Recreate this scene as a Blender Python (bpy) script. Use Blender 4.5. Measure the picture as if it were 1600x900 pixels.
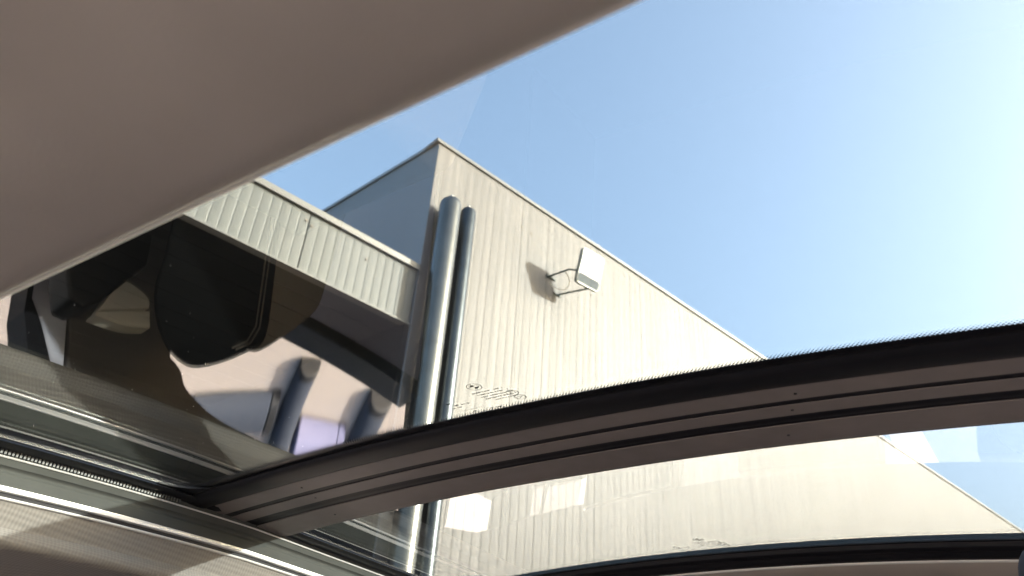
import bpy, bmesh, math, random
from mathutils import Vector, Matrix

random.seed(7)
for o in list(bpy.data.objects):
    bpy.data.objects.remove(o, do_unlink=True)
S = bpy.context.scene
COL = S.collection
R = math.radians
EYE = 1.3                                   # height of the phone above the paving

# ------------------------------------------------------------------ camera
cam_d = bpy.data.cameras.new("camera")
cam_d.sensor_width = 36.0
cam_d.lens = 27.675
cam_d.clip_start = 0.01
cam_d.clip_end = 3000
cam_d.dof.use_dof = True
cam_d.dof.focus_distance = 0.80
cam_d.dof.aperture_fstop = 13.0
cam = bpy.data.objects.new("camera", cam_d)
COL.objects.link(cam)
right = Vector((0.83699792, 0.54332094, 0.06509096))
down = Vector((-0.25359406, 0.49054614, -0.83369931))
fwd = Vector((-0.48489642, 0.68129791, 0.54836906))
M = Matrix((right, -down, -fwd)).transposed().to_4x4()
M.translation = Vector((0, 0, EYE))
cam.matrix_world = M
S.camera = cam

# ------------------------------------------------------------------ sky, sun, exposure
SUN = Vector((1.195, 0.688, 0.47)).normalized()
SUN_EL = math.asin(SUN.z)
SUN_AZ = math.atan2(SUN.x, SUN.y)
W = bpy.data.worlds.new("World")
S.world = W
W.use_nodes = True
wn = W.node_tree.nodes
sky = wn.new("ShaderNodeTexSky")
sky.sky_type = 'NISHITA'
sky.sun_disc = False
sky.sun_elevation = SUN_EL
sky.sun_rotation = SUN_AZ
sky.air_density = 1.0
sky.dust_density = 4.0
sky.ozone_density = 0.7
W.node_tree.links.new(sky.outputs[0], wn["Background"].inputs[0])
wn["Background"].inputs[1].default_value = 0.15
sun_d = bpy.data.lights.new("sun", 'SUN')
sun_d.energy = 3.3
sun_d.angle = R(0.5)
sun_d.color = (1.0, 0.96, 0.90)
sun = bpy.data.objects.new("sun", sun_d)
COL.objects.link(sun)
sun.rotation_euler = SUN.to_track_quat('Z', 'Y').to_euler()
S.view_settings.view_transform = 'Standard'
S.view_settings.look = 'None'
S.view_settings.gamma = 1.0
S.view_settings.use_curve_mapping = False
S.view_settings.exposure = 3.28
S.cycles.max_bounces = 10
S.cycles.transparent_max_bounces = 16
S.cycles.diffuse_bounces = 5
S.cycles.glossy_bounces = 5
S.cycles.caustics_reflective = False
S.cycles.sample_clamp_indirect = 6


# ------------------------------------------------------------------ materials
def mat(name, col, rough=0.6, metal=0.0, spec=0.5, bump=None, vary=None, weave=None):
    m = bpy.data.materials.new(name)
    m.use_nodes = True
    n, l = m.node_tree.nodes, m.node_tree.links
    b = n["Principled BSDF"]
    b.inputs["Base Color"].default_value = (*col, 1)
    b.inputs["Roughness"].default_value = rough
    b.inputs["Metallic"].default_value = metal
    b.inputs["Specular IOR Level"].default_value = spec
    g = n.new("ShaderNodeNewGeometry")
    if vary:                                  # (scale, amount)
        t = n.new("ShaderNodeTexNoise")
        t.inputs["Scale"].default_value = vary[0]
        t.inputs["Detail"].default_value = 6
        l.new(g.outputs["Position"], t.inputs["Vector"])
        r = n.new("ShaderNodeMapRange")
        r.inputs[1].default_value = 0.3
        r.inputs[2].default_value = 0.7
        r.inputs[3].default_value = 1 - vary[1]
        r.inputs[4].default_value = 1 + vary[1]
        l.new(t.outputs[0], r.inputs[0])
        v = n.new("ShaderNodeVectorMath")
        v.operation = 'SCALE'
        v.inputs[0].default_value = col
        l.new(r.outputs[0], v.inputs["Scale"])
        l.new(v.outputs[0], b.inputs["Base Color"])
    if weave:                                 # (threads per metre, depth, colour contrast): knitted cloth
        sx = n.new("ShaderNodeSeparateXYZ")
        l.new(g.outputs["Position"], sx.inputs[0])

        def math_(op, a, bb=None):
            q = n.new("ShaderNodeMath")
            q.operation = op
            for i, s in enumerate((a, bb)):
                if s is None:
                    continue
                if isinstance(s, (int, float)):
                    q.inputs[i].default_value = s
                else:
                    l.new(s, q.inputs[i])
            return q.outputs[0]
        u = math_('ADD', sx.outputs[0], math_('MULTIPLY', sx.outputs[2], -1.0))
        k = weave[0] * math.pi
        p1 = math_('SINE', math_('MULTIPLY', math_('ADD', u, sx.outputs[1]), k))
        p2 = math_('SINE', math_('MULTIPLY', math_('SUBTRACT', u, sx.outputs[1]), k))
        pr = math_('MULTIPLY', p1, p2)
        bp = n.new("ShaderNodeBump")
        bp.inputs["Strength"].default_value = weave[1]
        bp.inputs["Distance"].default_value = 0.0006
        l.new(pr, bp.inputs["Height"])
        l.new(bp.outputs[0], b.inputs["Normal"])
        r = n.new("ShaderNodeMapRange")
        r.inputs[1].default_value = -1
        r.inputs[2].default_value = 0.6
        r.inputs[3].default_value = 1 - weave[2]
        r.inputs[4].default_value = 1.0
        l.new(pr, r.inputs[0])
        v = n.new("ShaderNodeVectorMath")
        v.operation = 'SCALE'
        v.inputs[0].default_value = col
        l.new(r.outputs[0], v.inputs["Scale"])
        l.new(v.outputs[0], b.inputs["Base Color"])
    elif bump:                                # (scale, strength, distance)
        t = n.new("ShaderNodeTexNoise")
        t.inputs["Scale"].default_value = bump[0]
        t.inputs["Detail"].default_value = 3
        l.new(g.outputs["Position"], t.inputs["Vector"])
        bp = n.new("ShaderNodeBump")
        bp.inputs["Strength"].default_value = bump[1]
        bp.inputs["Distance"].default_value = bump[2]
        l.new(t.outputs[0], bp.inputs["Height"])
        l.new(bp.outputs[0], b.inputs["Normal"])
    return m


def glass_mat(name, tint, f0):
    """tinted pane: each face lets through 'tint' and mirrors by Schlick's law"""
    m = bpy.data.materials.new(name)
    m.use_nodes = True
    n, l = m.node_tree.nodes, m.node_tree.links
    n.remove(n["Principled BSDF"])
    out = n["Material Output"]
    g = n.new("ShaderNodeNewGeometry")
    d = n.new("ShaderNodeVectorMath")
    d.operation = 'DOT_PRODUCT'
    l.new(g.outputs["Normal"], d.inputs[0])
    l.new(g.outputs["Incoming"], d.inputs[1])

    def m_(op, a, b):
        q = n.new("ShaderNodeMath")
        q.operation = op
        q.use_clamp = True
        for i, s in enumerate((a, b)):
            if isinstance(s, (int, float)):
                q.inputs[i].default_value = s
            else:
                l.new(s, q.inputs[i])
        return q.outputs[0]
    ab = n.new("ShaderNodeMath")
    ab.operation = 'ABSOLUTE'
    l.new(d.outputs["Value"], ab.inputs[0])
    p = m_('POWER', m_('SUBTRACT', 1.0, ab.outputs[0]), 5.0)
    F = m_('ADD', m_('MULTIPLY', p, 1 - f0), f0)
    tr = n.new("ShaderNodeBsdfTransparent")
    tr.inputs[0].default_value = (*tint, 1)
    gl = n.new("ShaderNodeBsdfGlossy")
    gl.inputs["Roughness"].default_value = 0.0
    mx = n.new("ShaderNodeMixShader")
    l.new(F, mx.inputs[0])
    l.new(tr.outputs[0], mx.inputs[1])
    l.new(gl.outputs[0], mx.inputs[2])
    l.new(mx.outputs[0], out.inputs[0])
    return m


A = Vector((-5.1705, 5.4283, 0))            # plan position of the tall block's corner
D = Vector((0.23509, 0.97197, 0))           # along the sunny wall
N = Vector((0.97197, -0.23509, 0))          # out of the sunny wall
E2 = Vector((-0.99084, 0.13503, 0))         # along the shaded wall
NE = Vector((-0.13503, -0.99084, 0))        # out of the shaded wall


def clad_mat(name, col, rough, along, dirt):
    """coated sheet metal with rain streaks and faint panel-to-panel shifts"""
    m = bpy.data.materials.new(name)
    m.use_nodes = True
    n, l = m.node_tree.nodes, m.node_tree.links
    b = n["Principled BSDF"]
    b.inputs["Roughness"].default_value = rough
    b.inputs["Specular IOR Level"].default_value = 0.3
    g = n.new("ShaderNodeNewGeometry")
    dt = n.new("ShaderNodeVectorMath")
    dt.operation = 'DOT_PRODUCT'
    dt.inputs[1].default_value = along
    l.new(g.outputs["Position"], dt.inputs[0])
    sp = n.new("ShaderNodeSeparateXYZ")
    l.new(g.outputs["Position"], sp.inputs[0])

    def tex(su, sz, det):
        a = n.new("ShaderNodeMath"); a.operation = 'MULTIPLY'; a.inputs[1].default_value = su
        l.new(dt.outputs["Value"], a.inputs[0])
        c = n.new("ShaderNodeMath"); c.operation = 'MULTIPLY'; c.inputs[1].default_value = sz
        l.new(sp.outputs[2], c.inputs[0])
        k = n.new("ShaderNodeCombineXYZ")
        l.new(a.outputs[0], k.inputs[0]); l.new(c.outputs[0], k.inputs[1])
        t = n.new("ShaderNodeTexNoise"); t.inputs["Scale"].default_value = 1; t.inputs["Detail"].default_value = det
        l.new(k.outputs[0], t.inputs["Vector"])
        return t.outputs[0]

    def rng(s, a, b_, lo, hi):
        r = n.new("ShaderNodeMapRange")
        for i, v in enumerate((a, b_, lo, hi)):
            r.inputs[i + 1].default_value = v
        l.new(s, r.inputs[0])
        return r.outputs[0]

    def mul(a, c):
        q = n.new("ShaderNodeMath"); q.operation = 'MULTIPLY'
        l.new(a, q.inputs[0]); l.new(c, q.inputs[1])
        return q.outputs[0]
    s1 = rng(tex(9.0, 0.22, 5), 0.32, 0.62, 1 - dirt, 1.0)      # rain streaks
    s2 = rng(tex(1.1, 0.5, 4), 0.35, 0.65, 1 - dirt * 0.7, 1.0)   # broad grime
    s3 = rng(tex(30.0, 0.08, 2), 0.35, 0.6, 1 - dirt * 0.5, 1.0)
    f = mul(mul(s1, s2), s3)
    v = n.new("ShaderNodeVectorMath"); v.operation = 'SCALE'
    v.inputs[0].default_value = col
    l.new(f, v.inputs["Scale"])
    l.new(v.outputs[0], b.inputs["Base Color"])
    return m


M_wall = clad_mat("cream cladding", (0.139, 0.130, 0.126), 0.5, D, 0.22)
M_wall_shade = clad_mat("shade-blue cladding", (0.165, 0.195, 0.235), 0.5, E2, 0.05)  # shaded wall: the blue of its shade is put into the colour
M_fascia = clad_mat("pale green grey cladding", (0.090, 0.096, 0.094), 0.45, D, 0.10)
M_coping = mat("coping metal", (0.10, 0.10, 0.097), 0.4, 0.2)
M_coping_shade = mat("coping metal shade blue", (0.22, 0.25, 0.28), 0.5, 0.2)  # coping over the shaded wall, shade blue put into its colour
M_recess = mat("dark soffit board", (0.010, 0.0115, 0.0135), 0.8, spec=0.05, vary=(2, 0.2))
M_roof = mat("roof felt", (0.08, 0.08, 0.08), 0.9)
M_pipe = mat("brushed pipe steel", (0.14, 0.143, 0.138), 0.30, 0.85, vary=(6, 0.12))
M_pipe2 = mat("weathered pipe steel", (0.06, 0.07, 0.078), 0.33, 0.8, vary=(6, 0.15))
M_band = mat("pipe clamp steel", (0.42, 0.40, 0.38), 0.4, 0.7)
M_lampbox = mat("floodlight housing", (0.20, 0.215, 0.21), 0.35, 0.2)
M_lens = mat("floodlight lens", (0.70, 0.71, 0.72), 0.2)
M_led = mat("floodlight lower lens", (0.085, 0.10, 0.112), 0.6, spec=0.05)
M_arm = mat("bracket steel", (0.045, 0.06, 0.055), 0.5, 0.3)
M_cable = mat("cable", (0.55, 0.50, 0.42), 0.6)
M_fix = mat("fastener", (0.10, 0.08, 0.06), 0.5)
M_ground = mat("pale pink paving", (0.37, 0.315, 0.275), 0.8, vary=(1.5, 0.07))
M_shadow_bar = mat("shadow grey", (0.045, 0.052, 0.068), 0.9, spec=0.1)  # shadow tone for the added bars on the paving
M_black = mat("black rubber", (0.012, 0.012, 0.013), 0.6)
M_glass_f = glass_mat("front tinted glass", (0.660, 0.687, 0.676), 0.20)
M_glass_r = glass_mat("rear tinted glass", (0.548, 0.573, 0.572), 0.14)
M_frit = mat("ceramic frit", (0.010, 0.010, 0.013), 0.35)
M_print = mat("glass print", (0.015, 0.014, 0.012), 0.6)
M_liner = mat("headliner cloth", (0.425, 0.395, 0.355), 0.95, spec=0.1, bump=(1400, 0.5, 0.0006), vary=(9, 0.10))
M_liner_side = mat("side headliner cloth", (0.25, 0.235, 0.215), 0.95, spec=0.1, weave=(300, 0.35, 0.16))
M_bar = mat("crossbar plastic", (0.205, 0.184, 0.176), 0.5, spec=0.35, bump=(1500, 0.15, 0.0004), vary=(60, 0.06))
M_seal = mat("seal rubber", (0.010, 0.010, 0.013), 0.5, spec=0.25)
M_alu = mat("grey channel metal", (0.075, 0.08, 0.075), 0.75, 0.0, spec=0.12, vary=(25, 0.1))
M_bright = mat("bright trim", (0.80, 0.80, 0.78), 0.25, 0.15)
M_comb = mat("seal comb", (0.055, 0.06, 0.057), 0.45)
M_skin = mat("roof paint", (0.05, 0.05, 0.055), 0.3, 0.3)
M_pillar = mat("pillar trim", (0.17, 0.155, 0.145), 0.9, spec=0.1, bump=(900, 0.1, 0.0004))
M_lav = mat("door frame paint", (0.70, 0.70, 0.80), 0.6)
M_door = mat("door card vinyl", (0.25, 0.25, 0.33), 0.8, spec=0.15, bump=(700, 0.1, 0.0004))
M_seat = mat("seat leather", (0.006, 0.0065, 0.007), 0.6, spec=0.0, bump=(600, 0.1, 0.0004))
M_seat_b = mat("seat cloth brown", (0.075, 0.066, 0.058), 0.9, spec=0.1)
M_khaki = mat("belt cover plastic", (0.80, 0.72, 0.58), 0.6)
M_inner = mat("dark cabin trim", (0.03, 0.028, 0.028), 0.9, spec=0.1)


# ------------------------------------------------------------------ helpers
def link(name, me, m, parent=None, smooth=False):
    o = bpy.data.objects.new(name, me)
    COL.objects.link(o)
    if m is not None:
        me.materials.append(m)
    if parent is not None:
        o.parent = parent
        o.matrix_parent_inverse = Matrix.Translation(-parent.location) if parent.parent is None else Matrix()
        if parent.parent is not None:
            o.matrix_parent_inverse = Matrix()
    if smooth:
        for p in me.polygons:
            p.use_smooth = True
    return o


def empty(name, label, cat, loc=(0, 0, 0), group=None):
    o = bpy.data.objects.new(name, None)
    COL.objects.link(o)
    o.location = loc
    o.empty_display_size = 0.1
    o["label"] = label
    o["category"] = cat
    if group:
        o["group"] = group
    return o


def from_bm(bm, name):
    bmesh.ops.recalc_face_normals(bm, faces=bm.faces)
    me = bpy.data.meshes.new(name)
    bm.to_mesh(me)
    bm.free()
    return me


def grid_sheet(bm, rows, close_profile=False):
    """rows: list of rings (equal length) of points -> quads"""
    vs = [[bm.verts.new(p) for p in r] for r in rows]
    n = len(rows[0])
    for a, b in zip(vs, vs[1:]):
        for i in range(n if close_profile else n - 1):
            j = (i + 1) % n
            bm.faces.new((a[i], a[j], b[j], b[i]))
    if close_profile:
        bm.faces.new(vs[0])
        bm.faces.new(list(reversed(vs[-1])))
    return vs


def box(bm, o, ax, ay, az):
    """box with corner o and edge vectors ax, ay, az"""
    o, ax, ay, az = map(Vector, (o, ax, ay, az))
    v = [bm.verts.new(o + ax * i + ay * j + az * k) for k in (0, 1) for j in (0, 1) for i in (0, 1)]
    for f in ((0, 1, 3, 2), (4, 5, 7, 6), (0, 1, 5, 4), (2, 3, 7, 6), (0, 2, 6, 4), (1, 3, 7, 5)):
        bm.faces.new([v[i] for i in f])


def tube(bm, pts, r, seg=10, cap=True):
    rows = []
    pts = [Vector(p) for p in pts]
    ref = None
    for i, p in enumerate(pts):
        t = (pts[min(i + 1, len(pts) - 1)] - pts[max(i - 1, 0)]).normalized()
        if ref is None:
            ref = t.orthogonal().normalized()
        ref = (ref - t * ref.dot(t)).normalized()
        q = t.cross(ref)
        rr = r[i] if isinstance(r, (list, tuple)) else r
        rows.append([p + (ref * math.cos(a) + q * math.sin(a)) * rr for a in [2 * math.pi * k / seg for k in range(seg)]])
    grid_sheet(bm, rows, True)


def smooth_all(o, angle=40):
    for p in o.data.polygons:
        p.use_smooth = True
    try:
        o.data.set_sharp_from_angle(angle=R(angle))
    except Exception:
        pass
    return o


def bevel(o, w, seg=2, angle=35):
    b = o.modifiers.new("bevel", 'BEVEL')
    b.width = w
    b.segments = seg
    b.limit_method = 'ANGLE'
    b.angle_limit = R(angle)
    return o


# ------------------------------------------------------------------ paving
bm = bmesh.new()
grid_sheet(bm, [[(x, y, 0) for x in (-900, -60, -10, 0, 10, 60, 900)] for y in (-900, -60, 0, 10, 60, 900)])
pav = link("pavement", from_bm(bm, "pavement"), M_ground)
pav["kind"] = "structure"


# ------------------------------------------------------------------ tall block
def wp(s, z, t=0.0):
    """point on the sunny wall: s along it, z above the phone, t out of it"""
    p = A + D * s + N * t
    return Vector((p.x, p.y, z + EYE))


def ribbed_panel(width, z0, z1, pitch, along, out, depth=0.006, groove=0.02, thick=0.04):
    """sheet-metal panel in local coords, vertical flutes as real folds"""
    n = max(2, int(round(width / pitch)))
    p = width / n
    prof = [(0.0, -depth)]
    for i in range(n):
        a = i * p
        prof += [(a + groove * 0.5, 0.0), (a + p * 0.5, 0.0012), (a + p - groove * 0.5, 0.0), (a + p, -depth)]
    bm_ = bmesh.new()
    ring = prof + [(width, -thick), (0, -thick)]
    rows = [[along * a + out * b + Vector((0, 0, z)) for a, b in ring] for z in (z0, z1)]
    grid_sheet(bm_, rows, True)
    return bm_


tall = empty("tall_building", "tall cream metal-clad block with a sharp corner against the blue sky", "building", (A.x, A.y, 0))
H_T = 7.0
pm = from_bm(ribbed_panel(0.998, -EYE, H_T - 0.02, 0.125, D, N, depth=0.0019, groove=0.012), "sunny_panel")
pm.materials.append(M_wall)
for i in range(28):
    o = bpy.data.objects.new("cladding_panel", pm)
    COL.objects.link(o)
    o.parent = tall
    q = D * (i * 1.0 + 0.002)
    o.location = (q.x, q.y, EYE)
pm2 = from_bm(ribbed_panel(0.998, -EYE, H_T - 0.02, 0.125, E2, NE, depth=0.0015, groove=0.012), "shaded_panel")
pm2.materials.append(M_wall_shade)
for i in range(9):
    o = bpy.data.objects.new("cladding_panel", pm2)
    COL.objects.link(o)
    o.parent = tall
    q = E2 * (i * 1.0 + 0.002)
    o.location = (q.x, q.y, EYE)


def part(name, bm_, m, parent, smooth=False, label=None):
    """bmesh in world coordinates -> child of a thing whose Empty may be off the origin"""
    me = from_bm(bm_, name)
    o = bpy.data.objects.new(name, me)
    COL.objects.link(o)
    me.materials.append(m)
    root = parent
    off = Vector(root.location)
    while root.parent is not None:
        root = root.parent
        off += Vector(root.location)
    for v in me.vertices:
        v.co -= off
    o.parent = parent
    if smooth:
        smooth_all(o)
    if label:
        o["label"] = label
    return o


bm = bmesh.new()       # solid core and flat roof
c0 = Vector((A.x, A.y, 0)) - N * 0.06 + E2 * 0.06 + D * 0.06 - NE * 0.0
c0 = Vector((A.x, A.y, 0.05)) + D * 0.06 - N * 0.06
box(bm, c0, D * 27.8, E2 * 8.8, (0, 0, H_T + EYE - 0.12))
part("core", bm, M_roof, tall)
bm = bmesh.new()
rows = []
for s in (-0.05, 8, 16, 27.9):
    rows.append([wp(s, H_T + a, b) for a, b in ((-0.022, 0.028), (0.028, 0.028), (0.036, 0.0), (0.030, -0.25), (-0.019, -0.25), (-0.019, 0.008), (-0.022, 0.016))])
grid_sheet(bm, rows, True)
part("coping", bm, M_coping, tall)
bm = bmesh.new()
rows = []
for s in (0.01, 4, 9.0):
    b0 = Vector((A.x, A.y, EYE + H_T)) + E2 * s
    rows.append([b0 + NE * b + Vector((0, 0, a)) for a, b in ((-0.022, 0.024), (0.027, 0.024), (0.034, 0.0), (0.028, -0.2), (-0.018, -0.2), (-0.018, 0.006))])
grid_sheet(bm, rows, True)
part("coping", bm, M_coping_shade, tall)
for s in range(3, 27, 3):      # coping joints
    bm = bmesh.new()
    box(bm, wp(s, H_T - 0.0235, 0.0), D * 0.05, N * 0.030, (0, 0, 0.062))
    part("coping_joint", bm, M_coping, tall)
for (s, z) in ((1.5, 6.5), (1.68, 6.49), (2.9, 6.1), (4.2, 5.7), (3.4, 4.6), (5.3, 4.9), (4.4, 3.6), (2.6, 4.0), (1.15, 2.5), (6.9, 4.1), (7.2, 2.6), (5.1, 2.3)):
    bm = bmesh.new()
    tube(bm, [wp(s, z, -0.002), wp(s, z, 0.010)], 0.017, 8)
    part("fastener", bm, M_fix, tall)

# ------------------------------------------------------------------ lower wing with fascia over a dark recess
wing = empty("lower_wing", "low flat-roofed wing with a pale ribbed fascia over a dark recess", "building", (wp(-6, -EYE).x, wp(-6, -EYE).y, 0))
F0, F1 = 4.28, 5.02
edges = [-16.41, -13.41, -10.41, -7.41, -4.41, -1.41, -0.02]
for a, b in zip(edges, edges[1:]):
    bm = ribbed_panel(b - a - 0.012, F0, F1, 0.105, D, N, depth=0.0034, groove=0.022)
    bmesh.ops.translate(bm, verts=bm.verts, vec=Vector((A.x, A.y, EYE)) + D * a)
    part("fascia_panel", bm, M_fascia, wing)
bm = bmesh.new()
rows = [[wp(s, F1 + a, b) for a, b in ((-0.04, 0.04), (0.03, 0.045), (0.045, 0.0), (0.03, -0.2), (0.002, -0.2), (0.002, 0.005), (-0.03, 0.015))] for s in (-16.5, -8, -0.012)]
grid_sheet(bm, rows, True)
part("coping", bm, M_coping, wing)
bm = bmesh.new()
rows = [[wp(s, F0 + a, b) for a, b in ((0.012, 0.012), (-0.010, 0.013), (-0.013, -0.08), (-0.002, -0.08), (-0.002, 0.006))] for s in (-16.5, -0.015)]
grid_sheet(bm, rows, True)
part("drip_trim", bm, M_coping, wing)
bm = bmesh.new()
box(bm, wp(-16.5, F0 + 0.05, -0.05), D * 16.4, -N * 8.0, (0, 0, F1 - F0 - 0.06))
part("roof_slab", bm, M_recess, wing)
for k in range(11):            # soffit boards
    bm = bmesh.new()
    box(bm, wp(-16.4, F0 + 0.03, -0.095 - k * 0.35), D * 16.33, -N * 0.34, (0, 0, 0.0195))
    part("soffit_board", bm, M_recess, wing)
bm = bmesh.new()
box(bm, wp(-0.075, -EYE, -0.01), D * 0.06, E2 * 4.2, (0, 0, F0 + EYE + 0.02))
part("recess_shade_board", bm, M_recess, wing)  # dark board added over the block's shaded wall to deepen the recess
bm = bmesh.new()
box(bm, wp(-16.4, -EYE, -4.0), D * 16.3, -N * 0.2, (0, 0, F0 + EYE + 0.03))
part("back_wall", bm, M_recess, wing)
for (s, z) in ((-1.45, 4.87), (-1.38, 4.84), (-0.69, 4.79), (-2.6, 4.8), (-3.4, 4.6)):
    bm = bmesh.new()
    tube(bm, [wp(s, z, -0.002), wp(s, z, 0.012)], 0.016, 8)
    part("fastener", bm, M_fix, wing)


# ------------------------------------------------------------------ pipes by the corner
def wall_pipe(name, label, s, t, r, top, m, rim):
    root = empty(name, label, "pipe", tuple(wp(s, -EYE, t)), "upright pipes beside the building corner")
    bm_ = bmesh.new()
    pts, rad = [wp(s, z, t) for z in (-EYE, 0, 2, 4, top - r)], [r] * 5
    for k in range(1, 7):
        a = k * math.pi / 12
        pts.append(wp(s, top - r + r * 0.9 * math.sin(a), t))
        rad.append(max(0.004, r * math.cos(a)))
    tube(bm_, pts, rad, 32)
    part("pipe_body", bm_, m, root, True)
    for z in (0.4, 2.0, 4.02):
        bm_ = bmesh.new()
        tube(bm_, [wp(s, z - 0.009, t), wp(s, z + 0.009, t)], r + 0.004, 32)
        part("clamp", bm_, m, root, True)
        bm_ = bmesh.new()
        box(bm_, wp(s - 0.015, z - 0.012, 0.0), D * 0.03, N * max(0.01, t - r + 0.02), (0, 0, 0.024))
        part("standoff", bm_, M_band, root)
    bm_ = bmesh.new()
    tube(bm_, [wp(s, top - 0.10 * r, t), wp(s, top + 0.03, t)], rim, 12)
    part("cap_screw", bm_, M_band, root, True)


wall_pipe("pipe", "bright steel pipe nearest the building corner with a domed top", 0.165, 0.20, 0.132, 6.07, M_pipe, 0.02)
wall_pipe("pipe", "darker thinner steel pipe to the right of the bright corner pipe", 0.50, 0.115, 0.098, 6.16, M_pipe2, 0.016)

# ------------------------------------------------------------------ floodlight on the sunny wall
fl = empty("floodlight", "square white floodlight on a bracket high on the sunlit cream wall", "floodlight", tuple(wp(2.3, 5.6, 0.0)))
CC = wp(2.35, 6.02, 0.487)
U = (D * 0.425 + Vector((0, 0, 0.025))).normalized()
V = (Vector((0, 0, 0.47)) + N * 0.15)
V = (V - U * V.dot(U)).normalized()
NN = U.cross(V).normalized()
if NN.dot(N) < 0:
    NN = -NN


def rr_plate(w, h, r, d0, d1, cx=0.0, cy=0.0, seg=5):
    pts = []
    for (sx, sy, a0) in ((1, 1, 0), (-1, 1, 90), (-1, -1, 180), (1, -1, 270)):
        for k in range(seg + 1):
            a = R(a0 + 90 * k / seg)
            pts.append((sx * (w / 2 - r) + r * math.cos(a) + cx, sy * (h / 2 - r) + r * math.sin(a) + cy))
    bm_ = bmesh.new()
    grid_sheet(bm_, [[CC + U * x + V * y + NN * d for x, y in pts] for d in (d0, d1)], True)
    return bm_


bevel(part("housing", rr_plate(0.425, 0.50, 0.05, -0.055, 0.0), M_lampbox, fl), 0.006)
part("lens", rr_plate(0.395, 0.335, 0.035, -0.002, 0.006, cy=0.066), M_lens, fl)
part("lower_lens", rr_plate(0.395, 0.118, 0.025, -0.002, 0.005, cy=-0.168), M_led, fl)
for k in range(7):
    bm = bmesh.new()
    box(bm, CC + U * (-0.15 + k * 0.047) - V * 0.18 - NN * 0.085, U * 0.006, V * 0.34, NN * 0.032)
    part("cooling_fin", bm, M_lampbox, fl)
for pts in ([wp(2.215, 5.755, 0.0), wp(2.27, 5.762, 0.16), wp(2.36, 5.775, 0.33), wp(2.42, 5.80, 0.41)],
            [wp(2.035, 5.965, 0.0), wp(2.05, 5.955, 0.17), wp(2.075, 5.945, 0.36), wp(2.15, 5.935, 0.43)]):
    bm = bmesh.new()
    tube(bm, pts, 0.013, 8)
    part("bracket_arm", bm, M_arm, fl, True)
bm = bmesh.new()
box(bm, wp(2.0, 5.955, 0.002), D * 0.16, N * 0.02, (0, 0, 0.03))
part("wall_plate", bm, M_arm, fl)
bm = bmesh.new()
box(bm, wp(2.15, 5.745, 0.002), D * 0.12, N * 0.018, (0, 0, 0.025))
part("wall_plate", bm, M_arm, fl)
bm = bmesh.new()
tube(bm, [wp(2.16 + 0.13 * math.cos(a) * (1 - 0.25 * k / 20), 5.88 + 0.09 * math.sin(a), 0.03 + 0.014 * k) for k, a in enumerate([R(200 + 17 * q) for q in range(21)])], 0.006, 6)
part("cable", bm, M_cable, fl, True)


# ------------------------------------------------------------------ added bars in place of shadows on the paving (seen mirrored in the glass)
def shadow_bar(label, p, q, w, h, m=None, cap=None):
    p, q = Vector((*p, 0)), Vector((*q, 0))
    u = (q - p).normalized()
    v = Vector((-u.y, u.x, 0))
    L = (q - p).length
    root = empty("shadow_bar", label, "wheel stop", tuple((p + q) / 2), "added bars in place of shadows on the paving")
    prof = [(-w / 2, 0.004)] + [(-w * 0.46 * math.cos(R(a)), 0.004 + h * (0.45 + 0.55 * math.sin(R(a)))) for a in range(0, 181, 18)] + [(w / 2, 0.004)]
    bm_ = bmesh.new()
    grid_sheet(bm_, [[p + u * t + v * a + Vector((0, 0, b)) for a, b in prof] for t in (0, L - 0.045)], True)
    bevel(part("body", bm_, m or M_shadow_bar, root), 0.008)
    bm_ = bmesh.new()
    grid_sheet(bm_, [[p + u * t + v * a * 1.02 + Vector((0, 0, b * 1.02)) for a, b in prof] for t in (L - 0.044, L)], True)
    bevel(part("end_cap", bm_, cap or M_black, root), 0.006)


shadow_bar("longer dark grey shadow stand-in with a black end, left one mirrored in the roof glass", (-3.70, 3.19), (-3.27, 2.96), 0.11, 0.05)
shadow_bar("shorter dark shadow stand-in further right on the pale paving mirrored in the glass", (-3.55, 3.62), (-3.18, 3.44), 0.14, 0.05)

shadow_bar("short dark grey shadow stand-in lying crosswise left of the black-ended one, mirrored in the glass", (-3.76, 2.64), (-3.55, 3.02), 0.13, 0.04)
M_lilac = mat("pale lilac patch tint", (0.15, 0.15, 0.235), 0.8, spec=0.1)  # tint of a mirrored bluish patch, carried by an added bar
shadow_bar("pale lilac patch stand-in between the two dark ones, mirrored in the roof glass", (-3.57, 3.20), (-3.47, 3.46), 0.10, 0.05, M_lilac, M_lilac)

# ------------------------------------------------------------------ the car
car = empty("car", "car cabin with a tinted panoramic glass roof in two panes, seen from inside", "car", (-0.3, 0.8, 0))


def Z(x, y):
    q = max(0.0, 0.55 - y)
    return 0.258 - 0.13 * (x + 0.34) ** 2 - 0.03 * q - 0.10 * q * q


def roof(x, y, dz=0.0):
    return Vector((x, y, Z(x, y) + dz + EYE))


def lin(a, b, n):
    return [a + (b - a) * i / (n - 1) for i in range(n)]


def sweep_x(prof, x0, x1, n=48, fy=None, fz=None):
    """closed profile [(y, dz)] carried across the car along the crown of the roof"""
    bm_ = bmesh.new()
    rows = []
    for x in lin(x0, x1, n):
        rows.append([roof(x, (fy(x, y) if fy else y), dz + (fz(x) if fz else 0)) for y, dz in prof])
    grid_sheet(bm_, rows, True)
    return bm_


def sweep_y(prof, y0, y1, n=40, xr=-0.7, fx=None):
    """closed profile [(x, dz below the roof line at x=xr)] carried along the car"""
    bm_ = bmesh.new()
    rows = []
    for y in lin(y0, y1, n):
        rows.append([Vector((x + (fx(y) if fx else 0), y, Z(xr, y) + dz + EYE)) for x, dz in prof])
    grid_sheet(bm_, rows, True)
    return bm_


GX0, GX1 = -0.705, 0.12


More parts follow.
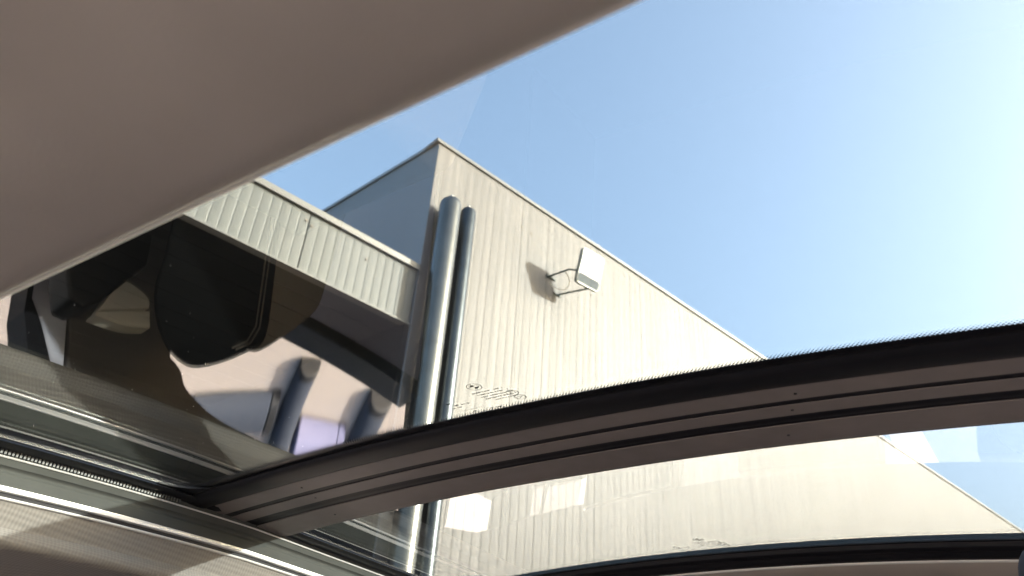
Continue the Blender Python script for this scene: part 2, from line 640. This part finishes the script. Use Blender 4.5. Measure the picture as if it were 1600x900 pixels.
def pane(name, y0, y1, m, label):
    bm_ = bmesh.new()
    nx, ny = 90, 40
    for dz in (0.0, 0.0018):
        grid_sheet(bm_, [[roof(x, y, dz) for x in lin(GX0, GX1, nx)] for y in lin(y0, y1, ny)])
    bm_.verts.ensure_lookup_table()
    n1 = nx * ny
    ed = [i for i in range(nx)] + [nx * j + nx - 1 for j in range(1, ny)] + [nx * (ny - 1) + i for i in range(nx - 2, -1, -1)] + [nx * j for j in range(ny - 2, 0, -1)]
    for a, b in zip(ed, ed[1:] + ed[:1]):
        bm_.faces.new((bm_.verts[a], bm_.verts[b], bm_.verts[b + n1], bm_.verts[a + n1]))
    o = part(name, bm_, m, car, label=label)
    return smooth_all(o, 30)


g_front = pane("glass_pane", 0.06, 0.480, M_glass_f, "front tinted roof pane above the crossbar")
g_rear = pane("glass_pane", 0.572, 0.93, M_glass_r, "rear tinted roof pane below the crossbar")


# printed frit: black bands and fading dots on the underside of each pane
def band_x(parent, y0, y1, x0=GX0, x1=GX1):
    bm_ = bmesh.new()
    grid_sheet(bm_, [[roof(x, y, -0.0008) for y in (y0, y1, y1, y0)][:2] + [roof(x, y, -0.0004) for y in (y1, y0)] for x in lin(x0, x1, 60)], True)
    return part("frit_band", bm_, M_frit, parent)


def dots_x(parent, y_edge, sgn, pitch=0.0026):
    bm_ = bmesh.new()
    n = int((GX1 - GX0) / pitch)
    for row, (dy, r) in enumerate(((0.0006, 0.00118), (0.0026, 0.00088), (0.0045, 0.00060), (0.0062, 0.00036))):
        for i in range(n):
            x = GX0 + (i + 0.5 * (row % 2)) * pitch
            y = y_edge - sgn * dy
            bm_.faces.new([bm_.verts.new(roof(x + r * math.cos(a), y + r * math.sin(a), -0.0006)) for a in [k * math.pi / 3 for k in range(6)]])
    o = part("frit_dots", bm_, M_frit, parent)
    o["kind"] = "stuff"


band_x(g_front, 0.452, 0.479)
dots_x(g_front, 0.452, 1)
band_x(g_rear, 0.895, 0.929)
dots_x(g_rear, 0.895, 1, 0.0024)
for gp, y0, y1 in ((g_front, 0.07, 0.4515), (g_rear, 0.575, 0.8945)):
    bm = bmesh.new()
    grid_sheet(bm, [[roof(-0.704, y, -0.0008), roof(-0.694, y, -0.0008), roof(-0.694, y, -0.0004), roof(-0.704, y, -0.0004)] for y in lin(y0, y1, 30)], True)
    part("frit_band", bm, M_frit, gp)


# printed maker's mark, approval ovals and lines of small print
def ring(bm_, cx, cy, r0, r1, a0=0, a1=360, n=24, ey=1.0):
    vs = []
    for k in range(n + 1):
        a = R(a0 + (a1 - a0) * k / n)
        vs.append([bm_.verts.new(roof(cx + r * math.cos(a), cy + ey * r * math.sin(a), -0.0007)) for r in (r0, r1)])
    for p, q in zip(vs, vs[1:]):
        bm_.faces.new((p[0], p[1], q[1], q[0]))


def bar_(bm_, x, y, w, h, slant=0.0):
    bm_.faces.new([bm_.verts.new(roof(x + a + slant * (b / h if h else 0), y + b, -0.0007)) for a, b in ((0, 0), (w, 0), (w, h), (0, h))])


GLYPH = {'B': ["11.", "1.1", "11.", "1.1", "11."], 'M': ["1.1", "111", "1.1", "1.1", "1.1"], 'W': ["1.1", "1.1", "1.1", "111", "1.1"],
         'E': ["111", "1..", "11.", "1..", "111"], '1': [".1.", "11.", ".1.", ".1.", "111"], '0': ["111", "1.1", "1.1", "1.1", "111"]}


def glyph(bm_, ch, x, y, h, mirror=True):
    c = h / 5
    for j, row in enumerate(GLYPH[ch]):
        for i, v in enumerate(row):
            if v == '1':
                bar_(bm_, x + i * c * 0.9, y + j * c, c * 0.92, c * 1.02)


def marks(parent, dx, dy, rng):
    bm_ = bmesh.new()
    cx, cy = -0.3175 + dx, 0.4085 + dy
    ring(bm_, cx, cy, 0.0054, 0.0059)
    ring(bm_, cx, cy, 0.0030, 0.0034)
    for a in (0, 180):
        ring(bm_, cx, cy, 0.0, 0.0030, a + 20, a + 110, 8)
    for ch, (ox, oy) in zip("BMW", ((-0.0047, -0.0006), (-0.0007, -0.0050), (0.0035, -0.0006))):
        glyph(bm_, ch, cx + ox, cy + oy, 0.0015)
    part("maker_roundel", bm_, M_print, parent)
    bm_ = bmesh.new()
    for k, (x0, ln, h) in enumerate(((-0.3265, 0.026, 0.0017), (-0.3245, 0.0265, 0.0019), (-0.3240, 0.0270, 0.0019), (-0.3230, 0.0265, 0.0017), (-0.3165, 0.0155, 0.0015))):
        y = 0.4178 + k * 0.0042 + dy
        x = x0 + dx
        while x < x0 + dx + ln:
            w = rng.choice((0.0006, 0.0009, 0.0012, 0.0014))
            if rng.random() < 0.86:
                bar_(bm_, x, y, w * 0.55, h)
                bar_(bm_, x, y + rng.choice((0, h * 0.4, h * 0.8)), w, h * 0.22)
                if rng.random() < 0.5:
                    bar_(bm_, x + w * 0.7, y, w * 0.35, h)
            x += w + 0.0006
    for (x0, y0, ln, h) in ((-0.357, 0.4345, 0.009, 0.0013), (-0.3455, 0.4305, 0.007, 0.0016), (-0.3545, 0.4420, 0.022, 0.0007), (-0.3300, 0.4470, 0.006, 0.0012)):
        x = x0 + dx
        while x < x0 + dx + ln:
            w = rng.choice((0.0005, 0.0008, 0.0011))
            bar_(bm_, x, y0 + dy, w, h * rng.choice((0.35, 1.0)))
            x += w + 0.0006
    part("small_print", bm_, M_print, parent)
    bm_ = bmesh.new()
    for (x, y, r) in ((-0.2985, 0.4300, 0.0046), (-0.2975, 0.4395, 0.0043)):
        ring(bm_, x + dx, y + dy, r - 0.0003, r + 0.0003)
    glyph(bm_, 'E', -0.3003 + dx, 0.4285 + dy, 0.0028)
    glyph(bm_, '1', -0.2968 + dx, 0.4285 + dy, 0.0028)
    ring(bm_, -0.2950 + dx, 0.4395 + dy, 0.0013, 0.0018, n=14)
    ring(bm_, -0.2990 + dx, 0.4395 + dy, 0.0013, 0.0018, n=14)
    part("approval_ovals", bm_, M_print, parent)
    bm_ = bmesh.new()
    for (x, y) in ((-0.3440, 0.4465), (-0.3215, 0.4478)):
        bm_.faces.new([bm_.verts.new(roof(x + dx + a, y + dy + b, -0.0007)) for a, b in ((-0.0016, 0), (-0.0006, -0.0010), (0.0016, 0), (0.0008, 0.0012))])
    for (x, y) in ((-0.3540, 0.4262), (-0.3500, 0.4310)):       # little arrow-like emblem
        bm_.faces.new([bm_.verts.new(roof(x + dx + a, y + dy + b, -0.0007)) for a, b in ((-0.003, -0.0004), (0.003, -0.0014), (0.0004, 0.0004), (0.0016, 0.0022))])
    part("small_emblem", bm_, M_print, parent)


marks(g_front, 0, 0, random.Random(3))
marks(g_rear, -0.001, 0.428, random.Random(5))


# dust on the underside of the front pane
rd = random.Random(11)
bm = bmesh.new()
for k in range(46):
    x, y, rr = rd.uniform(-0.66, -0.36), rd.uniform(0.18, 0.44), rd.choice((0.00014, 0.00018, 0.00022, 0.0003))
    bm.faces.new([bm.verts.new(roof(x + rr * (1.6 if q in (0, 3) else 0.8) * math.cos(q * math.pi / 3), y + rr * math.sin(q * math.pi / 3), -0.0005)) for q in range(6)])
o = part("dust_specks", bm, mat("dust", (0.75, 0.73, 0.70), 0.9), g_front)
o["kind"] = "stuff"


# --- crossbar between the panes
def fy(x, y):
    return 0.458 + (y - 0.458) * (1 - 0.22 * max(0.0, x + 0.33))


X0, X1 = -0.722, 0.14
cb = part("crossbar", sweep_x([(0.487, -0.0062), (0.510, -0.0068), (0.5105, -0.003), (0.519, -0.003), (0.5195, -0.0066), (0.538, -0.0070),
                               (0.5385, -0.002), (0.5545, -0.002), (0.555, -0.0075), (0.588, -0.0080), (0.596, -0.0072), (0.5985, -0.0035), (0.596, -0.001),
                               (0.5695, -0.001), (0.5690, 0.004), (0.4815, 0.004), (0.4815, -0.0035), (0.487, -0.0035)], X0, X1, 60, fy), M_bar, car)
part("crossbar_seal", sweep_x([(0.4590, -0.0010), (0.4588, -0.0032), (0.4610, -0.0052), (0.466, -0.0066), (0.476, -0.0074), (0.4840, -0.0072), (0.4866, -0.0060), (0.4866, -0.0012)], X0, X1, 60, fy), M_seal, cb, True)
part("groove_liner", sweep_x([(0.5103, -0.0061), (0.5115, -0.0056), (0.5185, -0.0056), (0.5195, -0.0061), (0.519, -0.0028), (0.511, -0.0028)], X0, X1, 60, fy), M_seal, cb)
part("groove_liner", sweep_x([(0.5386, -0.0060), (0.5415, -0.0052), (0.5450, -0.0064), (0.5500, -0.0068), (0.5530, -0.0062), (0.5545, -0.0068), (0.5540, -0.0018), (0.5390, -0.0018)], X0, X1, 60, fy), M_seal, cb, True)
for x in (-0.585, -0.115):
    for y in (0.500, 0.5285, 0.573):
        bm = bmesh.new()
        xx = x - (y - 0.5) * 0.35
        p = roof(xx, fy(xx, y), -0.0066 if y < 0.55 else -0.0078)
        tube(bm, [p, p - Vector((0, 0, 0.0006))], 0.0011, 8)
        part("pin_hole", bm, M_frit, cb)

# --- frame round the left end of the crossbar and the front pane
bm = bmesh.new()
pts = []
for k in range(9):                     # rounded inner corner of the frame
    a = R(90 * k / 8)
    pts.append((-0.690 + 0.045 * (1 - math.cos(a)) if False else -0.645 - 0.045 * math.cos(a), 0.418 + 0.045 * math.sin(a)))
ringp = [(-0.708, 0.418)] + pts + [(-0.645, 0.472), (-0.708, 0.472)]
grid_sheet(bm, [[roof(x, y, dz) for x, y in ringp] for dz in (-0.0010, -0.0026)], True)
part("corner_seal", bm, M_seal, car)
part("pane_seal", sweep_y([(-0.694, -0.001), (-0.690, -0.004), (-0.694, -0.0058), (-0.700, -0.0066), (-0.7055, -0.0070), (-0.7055, -0.001)], 0.07, 0.93, 60), M_seal, car, True)

# --- left rail: ribbed seal, metal channel, two bright strips, cloth
bm = bmesh.new()
y = 0.10
while y < 0.452:
    b0 = Vector((-0.7050, y, Z(-0.7, y) - 0.0114 + EYE))
    box(bm, b0, (0.003, 0, 0.001), (0, 0.0019, 0), (0, 0, 0.0042))
    y += 0.0032
o = part("seal_comb", bm, M_comb, car)
o["kind"] = "stuff"
Y0_, Y1_ = -0.25, 1.2
part("channel", sweep_y([(-0.7045, -0.0126), (-0.7050, -0.0160), (-0.7056, -0.0186), (-0.7080, -0.0202), (-0.7086, -0.0218), (-0.7082, -0.0232), (-0.7064, -0.0246), (-0.7060, -0.0275), (-0.7066, -0.0343), (-0.7200, -0.0343), (-0.7320, -0.0320), (-0.7320, -0.0050), (-0.7068, -0.0060), (-0.7062, -0.0116)], Y0_, Y1_, 70), M_alu, car, True)
part("channel_lip", sweep_y([(-0.7035, -0.0114), (-0.7030, -0.0121), (-0.7036, -0.0129), (-0.7052, -0.0127), (-0.7052, -0.0115)], Y0_, Y1_, 70), M_bright, car, True)
part("bright_strip", sweep_y([(-0.7056, -0.0345), (-0.7052, -0.0362), (-0.7060, -0.0384), (-0.7075, -0.0390), (-0.7150, -0.0390), (-0.7150, -0.0345)], Y0_, Y1_, 70), M_bright, car, True)
part("strip_gap", sweep_y([(-0.7092, -0.0391), (-0.7096, -0.0427), (-0.7180, -0.0427), (-0.7180, -0.0391)], Y0_, Y1_, 70), M_seal, car)
part("bright_strip", sweep_y([(-0.7074, -0.0428), (-0.7070, -0.0436), (-0.7076, -0.0446), (-0.7092, -0.0450), (-0.7180, -0.0450), (-0.7180, -0.0428)], Y0_, Y1_, 70), M_bright, car, True)
part("side_headliner", sweep_y([(-0.7098, -0.0450), (-0.7112, -0.0500), (-0.7128, -0.0555), (-0.7148, -0.0610), (-0.7158, -0.0634), (-0.7158, -0.0648), (-0.7142, -0.0664), (-0.7118, -0.0690), (-0.7106, -0.0725), (-0.7112, -0.0760), (-0.7136, -0.0790), (-0.7180, -0.0810), (-0.7260, -0.0825), (-0.745, -0.0850),
                                (-0.95, -0.150), (-1.05, -0.185), (-1.07, -0.185), (-1.07, -0.06), (-0.90, -0.02), (-0.7330, -0.020), (-0.7325, -0.0452)], -0.45, 1.9, 90), M_liner_side, car, True)
part("roof_skin", sweep_y([(-0.7065, -0.003), (-0.7065, 0.003), (-0.85, -0.005), (-1.0, -0.03), (-1.09, -0.07), (-1.09, -0.09), (-0.90, -0.0185), (-0.7335, -0.0185), (-0.7325, -0.0045)], -0.6, 2.0, 40), M_skin, car, True)
part("roof_skin", sweep_y([(0.122, -0.0), (0.122, 0.030), (0.30, 0.02), (0.44, -0.01), (0.50, -0.05), (0.48, -0.07), (0.40, -0.05), (0.122, -0.03)], -0.6, 2.0, 40), M_skin, car, True)

# --- front header cloth close over the phone
K = 0.62


def header_bm():
    prof = [(0.1003, 0.020), (0.1043, 0.0155), (0.1061, 0.010), (0.1061, 0.005), (0.1045, 0.001), (0.1013, -0.0020), (0.097, -0.0040), (0.091, -0.0054), (0.07, -0.0088), (0.058, -0.0100), (0.045, -0.0098), (0.03, -0.0092), (0.01, -0.0100), (-0.06, -0.016), (-0.16, -0.028), (-0.30, -0.05), (-0.30, 0.05), (0.05, 0.045)]
    bm_ = bmesh.new()
    rows = []
    for x in lin(-1.0, 0.46, 70):
        rows.append([Vector((x, y, K * 0.25 - 0.02 * (x + 0.3) ** 2 + dz + EYE)) for y, dz in prof])
    grid_sheet(bm_, rows, True)
    return bm_


part("front_headliner", header_bm(), M_liner, car, True)
bm = bmesh.new()
tube(bm, [Vector((x, 0.1035, K * 0.25 - 0.02 * (x + 0.3) ** 2 + 0.0062 + EYE)) for x in lin(-1.0, 0.46, 70)], 0.0050, 14)
part("edge_bead", bm, mat("edge bead cloth", (0.80, 0.77, 0.70), 0.9, spec=0.1), car, True)
part("roof_skin", sweep_x([(0.14, 0.006), (0.14, 0.012), (-0.6, 0.012), (-0.6, 0.006)], -1.05, 0.46, 30), M_skin, car)
part("rear_roof_skin", sweep_x([(0.925, 0.006), (0.925, 0.014), (2.0, -0.02), (2.0, -0.03)], -1.05, 0.46, 30), M_skin, car)

# --- rear frame and rear headliner
part("rear_frame", sweep_x([(0.899, -0.001), (0.9005, -0.005), (0.905, -0.0075), (0.910, -0.0075), (0.913, -0.011), (0.918, -0.0125), (0.9225, -0.0125), (0.9225, 0.0055), (0.9310, 0.0055), (0.9310, -0.001)], -0.74, 0.14, 50), M_seal, car, True)
part("rear_trim", sweep_x([(0.9228, -0.0115), (0.9232, -0.0140), (0.9250, -0.0148), (0.9268, -0.0140), (0.9268, -0.004), (0.9228, -0.004)], -0.74, 0.14, 50), M_bright, car, True)
part("rear_headliner", sweep_x([(0.9270, -0.0120), (0.933, -0.0150), (0.945, -0.0165), (0.98, -0.0185), (1.2, -0.03), (1.5, -0.08), (1.9, -0.24), (1.9, -0.05), (0.9312, -0.001)], -0.80, 0.46, 50), M_liner, car, True)


# --- left side of the cabin (its mirror image shows in the front pane)
def catmull(pts, n=5):
    """closed smooth outline through the points (corners wider than 75 degrees stay)"""
    out, m = [], len(pts)

    def sharp(i):
        a = Vector(pts[i]) - Vector(pts[i - 1])
        b = Vector(pts[(i + 1) % m]) - Vector(pts[i])
        return a.angle(b, 0) > R(62)
    for i in range(m):
        p0, p1, p2, p3 = (Vector(pts[(i + k) % m]) for k in (-1, 0, 1, 2))
        if (p2 - p1).length > 0.09:
            out.append(tuple(p1))
            continue
        t1 = Vector((0, 0)) if sharp(i) else (p2 - p0) * 0.5
        t2 = Vector((0, 0)) if sharp((i + 1) % m) else (p3 - p1) * 0.5
        L = (p2 - p1).length
        t1 = t1 if t1.length < 1.5 * L else t1.normalized() * 1.5 * L
        t2 = t2 if t2.length < 1.5 * L else t2.normalized() * 1.5 * L
        for k in range(n):
            t = k / n
            out.append(tuple(p1 * (2 * t**3 - 3 * t**2 + 1) + t1 * (t**3 - 2 * t**2 + t) + p2 * (-2 * t**3 + 3 * t**2) + t2 * (t**3 - t**2)))
    return out


def slab(name, pts, x0, x1, m, bev=0.0, parent=None, label=None, lean=(0.0, 0.0), curve=False):
    if curve:
        pts = catmull(pts)
    bm_ = bmesh.new()
    grid_sheet(bm_, [[Vector((x, y + k * lean[0], z + k * lean[1] + EYE)) for y, z in pts] for x, k in ((x0, 1), (x1, 0))], True)
    o = part(name, bm_, m, parent or car, label=label)
    if bev:
        bevel(o, bev, 3)
        smooth_all(o, 50)
    return o


slab("pillar", [(0.497, 0.06), (0.503, -0.005), (0.494, -0.048), (0.476, -0.071), (0.45, -0.30), (0.44, -1.0), (0.66, -1.0), (0.652, -0.30), (0.645, -0.12), (0.649, -0.044), (0.669, -0.035), (0.681, -0.022), (0.701, -0.014),
                (0.733, -0.006), (0.777, -0.002), (0.84, -0.001), (0.84, 0.06)], -1.08, -1.045, M_pillar, 0.004, curve=True)
slab("pillar_edge", [(0.4825, 0.05), (0.484, -0.002), (0.460, -0.035), (0.442, -0.055), (0.420, -0.30), (0.4495, -0.30), (0.475, -0.071), (0.493, -0.048), (0.502, -0.005), (0.4965, 0.05)], -1.08, -1.047, M_lav, 0.004)
slab("window_seal", [(0.4525, 0.05), (0.4525, -0.005), (0.436, -0.042), (0.410, -0.30), (0.4195, -0.30), (0.4415, -0.055), (0.4595, -0.035), (0.4830, -0.002), (0.482, 0.05)], -1.08, -1.044, M_seal)
ba = slab("belt_guide", [(0.430, -0.040), (0.441, -0.017), (0.457, -0.0155), (0.478, -0.026), (0.506, -0.053), (0.53, -0.075), (0.53, -0.16), (0.43, -0.16)], -0.99, -0.95, M_black, 0.004)
slab("belt_cover", [(0.475, -0.0125), (0.519, -0.0125), (0.551, -0.0185), (0.546, -0.034), (0.478, -0.0165)], -0.97, -0.953, M_khaki, 0.002, curve=True)
slab("belt_cover", [(0.480, -0.0195), (0.545, -0.037), (0.543, -0.045), (0.528, -0.0515), (0.503, -0.0525)], -0.97, -0.954, M_khaki, 0.002, curve=True)
slab("door_card", [(0.66, -0.157), (1.22, -0.157), (1.22, -1.05), (0.66, -1.05)], -1.10, -1.050, M_door, 0.01)
slab("belt_seal", [(0.66, -0.142), (1.22, -0.137), (1.22, -0.1565), (0.66, -0.1565)], -1.10, -1.046, M_black, 0.004)
slab("door_card", [(-0.5, -0.15), (0.38, -0.15), (0.38, -1.05), (-0.5, -1.05)], -1.10, -1.050, M_door, 0.01)
slab("roof_side_panel", [(0.85, 0.0), (1.22, 0.0), (1.33, -0.045), (1.45, -0.06), (1.55, -0.09), (1.65, -0.13), (1.83, -0.19), (1.92, -0.22), (1.92, 0.0), (1.5, 0.06), (0.85, 0.06)], -1.09, -1.05, M_inner)
slab("rear_pillar", [(1.225, 0.002), (1.335, -0.046), (1.335, -1.0), (1.225, -1.0)], -1.09, -1.045, M_inner, 0.004)
slab("rear_pillar", [(1.545, -0.088), (1.655, -0.13), (1.655, -1.0), (1.56, -1.0)], -1.09, -1.045, M_inner, 0.004)
slab("rear_side_panel", [(1.22, -0.145), (1.55, -0.150), (1.65, -0.19), (1.92, -0.28), (1.92, -1.05), (1.22, -1.05)], -1.095, -1.052, M_inner, 0.004)


# tailgate with two window openings
def slab_y(name, pts, y0, y1, m, bev=0.0):
    bm_ = bmesh.new()
    grid_sheet(bm_, [[Vector((x, y, z + EYE)) for x, z in pts] for y in (y0, y1)], True)
    o = part(name, bm_, m, car)
    if bev:
        bevel(o, bev, 2)
    return o


slab_y("tailgate_panel", [(-1.10, -0.315), (0.51, -0.315), (0.51, -1.05), (-1.10, -1.05)], 1.92, 1.98, M_inner, 0.004)
slab_y("tailgate_panel", [(-1.05, -0.205), (-0.6, -0.195), (0.46, -0.185), (0.46, 0.2), (-1.05, 0.1)], 1.92, 1.98, M_inner)
for a, b in ((-1.05, -0.81), (-0.645, -0.335), (-0.15, 0.46)):
    slab_y("tailgate_post", [(a, -0.21), (b, -0.205), (b, -0.32), (a, -0.32)], 1.915, 1.985, M_inner)
M_privacy = glass_mat("privacy glass", (0.62, 0.64, 0.66), 0.05)
M_privacy_d = glass_mat("dark privacy glass", (0.42, 0.44, 0.46), 0.05)
for a, b, ta, tb, mm in ((-0.812, -0.643, 0, 0, M_privacy_d), (-0.337, -0.335, 0.0, 0.045, M_privacy), (-0.272, -0.148, 0.052, 0, M_privacy)):
    slab_y("rear_window", [(a + ta, -0.19), (b + tb, -0.186), (b, -0.316), (a, -0.316)], 1.945, 1.950, mm)
slab("rear_window", [(1.652, -0.12), (1.918, -0.21), (1.918, -0.29), (1.652, -0.20)], -1.070, -1.066, M_privacy)
slab("window_bar", [(1.715, -0.14), (1.722, -0.145), (1.742, -0.24), (1.733, -0.24)], -1.062, -1.056, M_inner)
slab("door_card", [(-0.5, -0.14), (1.9, -0.14), (1.9, -1.05), (-0.5, -1.05)], 0.46, 0.52, M_door, 0.01)
slab("pillar", [(0.45, 0.2), (0.62, 0.2), (0.62, -0.2), (0.45, -0.2)], 0.46, 0.50, M_pillar)
slab("rear_side_panel", [(1.2, 0.2), (1.95, 0.2), (1.95, -0.2), (1.2, -0.2)], 0.46, 0.50, M_inner)
bm = bmesh.new()
box(bm, (-1.09, -0.6, EYE - 1.0), (1.6, 0, 0), (0, 2.55, 0), (0, 0, 0.05))
part("cabin_floor", bm, M_inner, car)
bm = bmesh.new()
box(bm, (-1.05, -0.62, EYE - 1.0), (1.52, 0, 0), (0, 0.08, 0), (0, 0, 0.75))
part("dashboard", bm, M_inner, car)

# seat with headrest
slab("seat_shoulder", [(0.57, 0.04), (0.604, 0.041), (0.640, 0.019), (0.677, -0.010), (0.705, -0.045), (0.74, -0.20), (0.74, -0.55), (0.50, -0.55)], -0.90, -0.806, M_seat_b, 0.004, label="brown shoulder of the seat back", lean=(0.058, -0.088), curve=True)
hr = slab("headrest", [(0.462, -0.12), (0.455, -0.011), (0.450, 0.022), (0.455, 0.044), (0.466, 0.062), (0.482, 0.075), (0.503, 0.0815), (0.524, 0.0790), (0.558, 0.065), (0.592, 0.046), (0.610, 0.032), (0.614, 0.0), (0.610, -0.12)], -0.88, -0.798, M_seat, 0.006, lean=(0.058, -0.078), curve=True)
for off in (0.006, 0.012):
    bm = bmesh.new()
    tube(bm, [Vector((-0.7975, 0.606 - off, z + EYE)) for z in (-0.11, -0.05, -0.01, 0.02)] + [Vector((-0.7975, 0.596 - off, 0.037 + EYE)), Vector((-0.7975, 0.575 - off, 0.049 + EYE))], 0.0012, 6)
    part("seam", bm, M_seat_b, hr)
slab("seat_back", [(0.44, -0.10), (0.66, -0.10), (0.72, -0.25), (0.80, -0.85), (0.45, -0.85)], -0.95, -0.55, M_seat_b, 0.02)

# rear headrest corner at the right edge of the view
bm = bmesh.new()
hc = Vector((0.0, 1.0, 0.222 + EYE))
bmesh.ops.create_uvsphere(bm, u_segments=28, v_segments=18, radius=1.0)
for v in bm.verts:
    c = v.co
    f = lambda q: math.copysign(abs(q) ** 0.6, q)
    v.co = Vector((f(c.x) * 0.055, f(c.y) * 0.030, f(c.z) * 0.05))
bmesh.ops.translate(bm, verts=bm.verts, vec=Vector((0.029, 0.762, 0.157 + EYE)))
part("rear_headrest", bm, mat("rear headrest cloth", (0.05, 0.055, 0.065), 0.85), car, True)
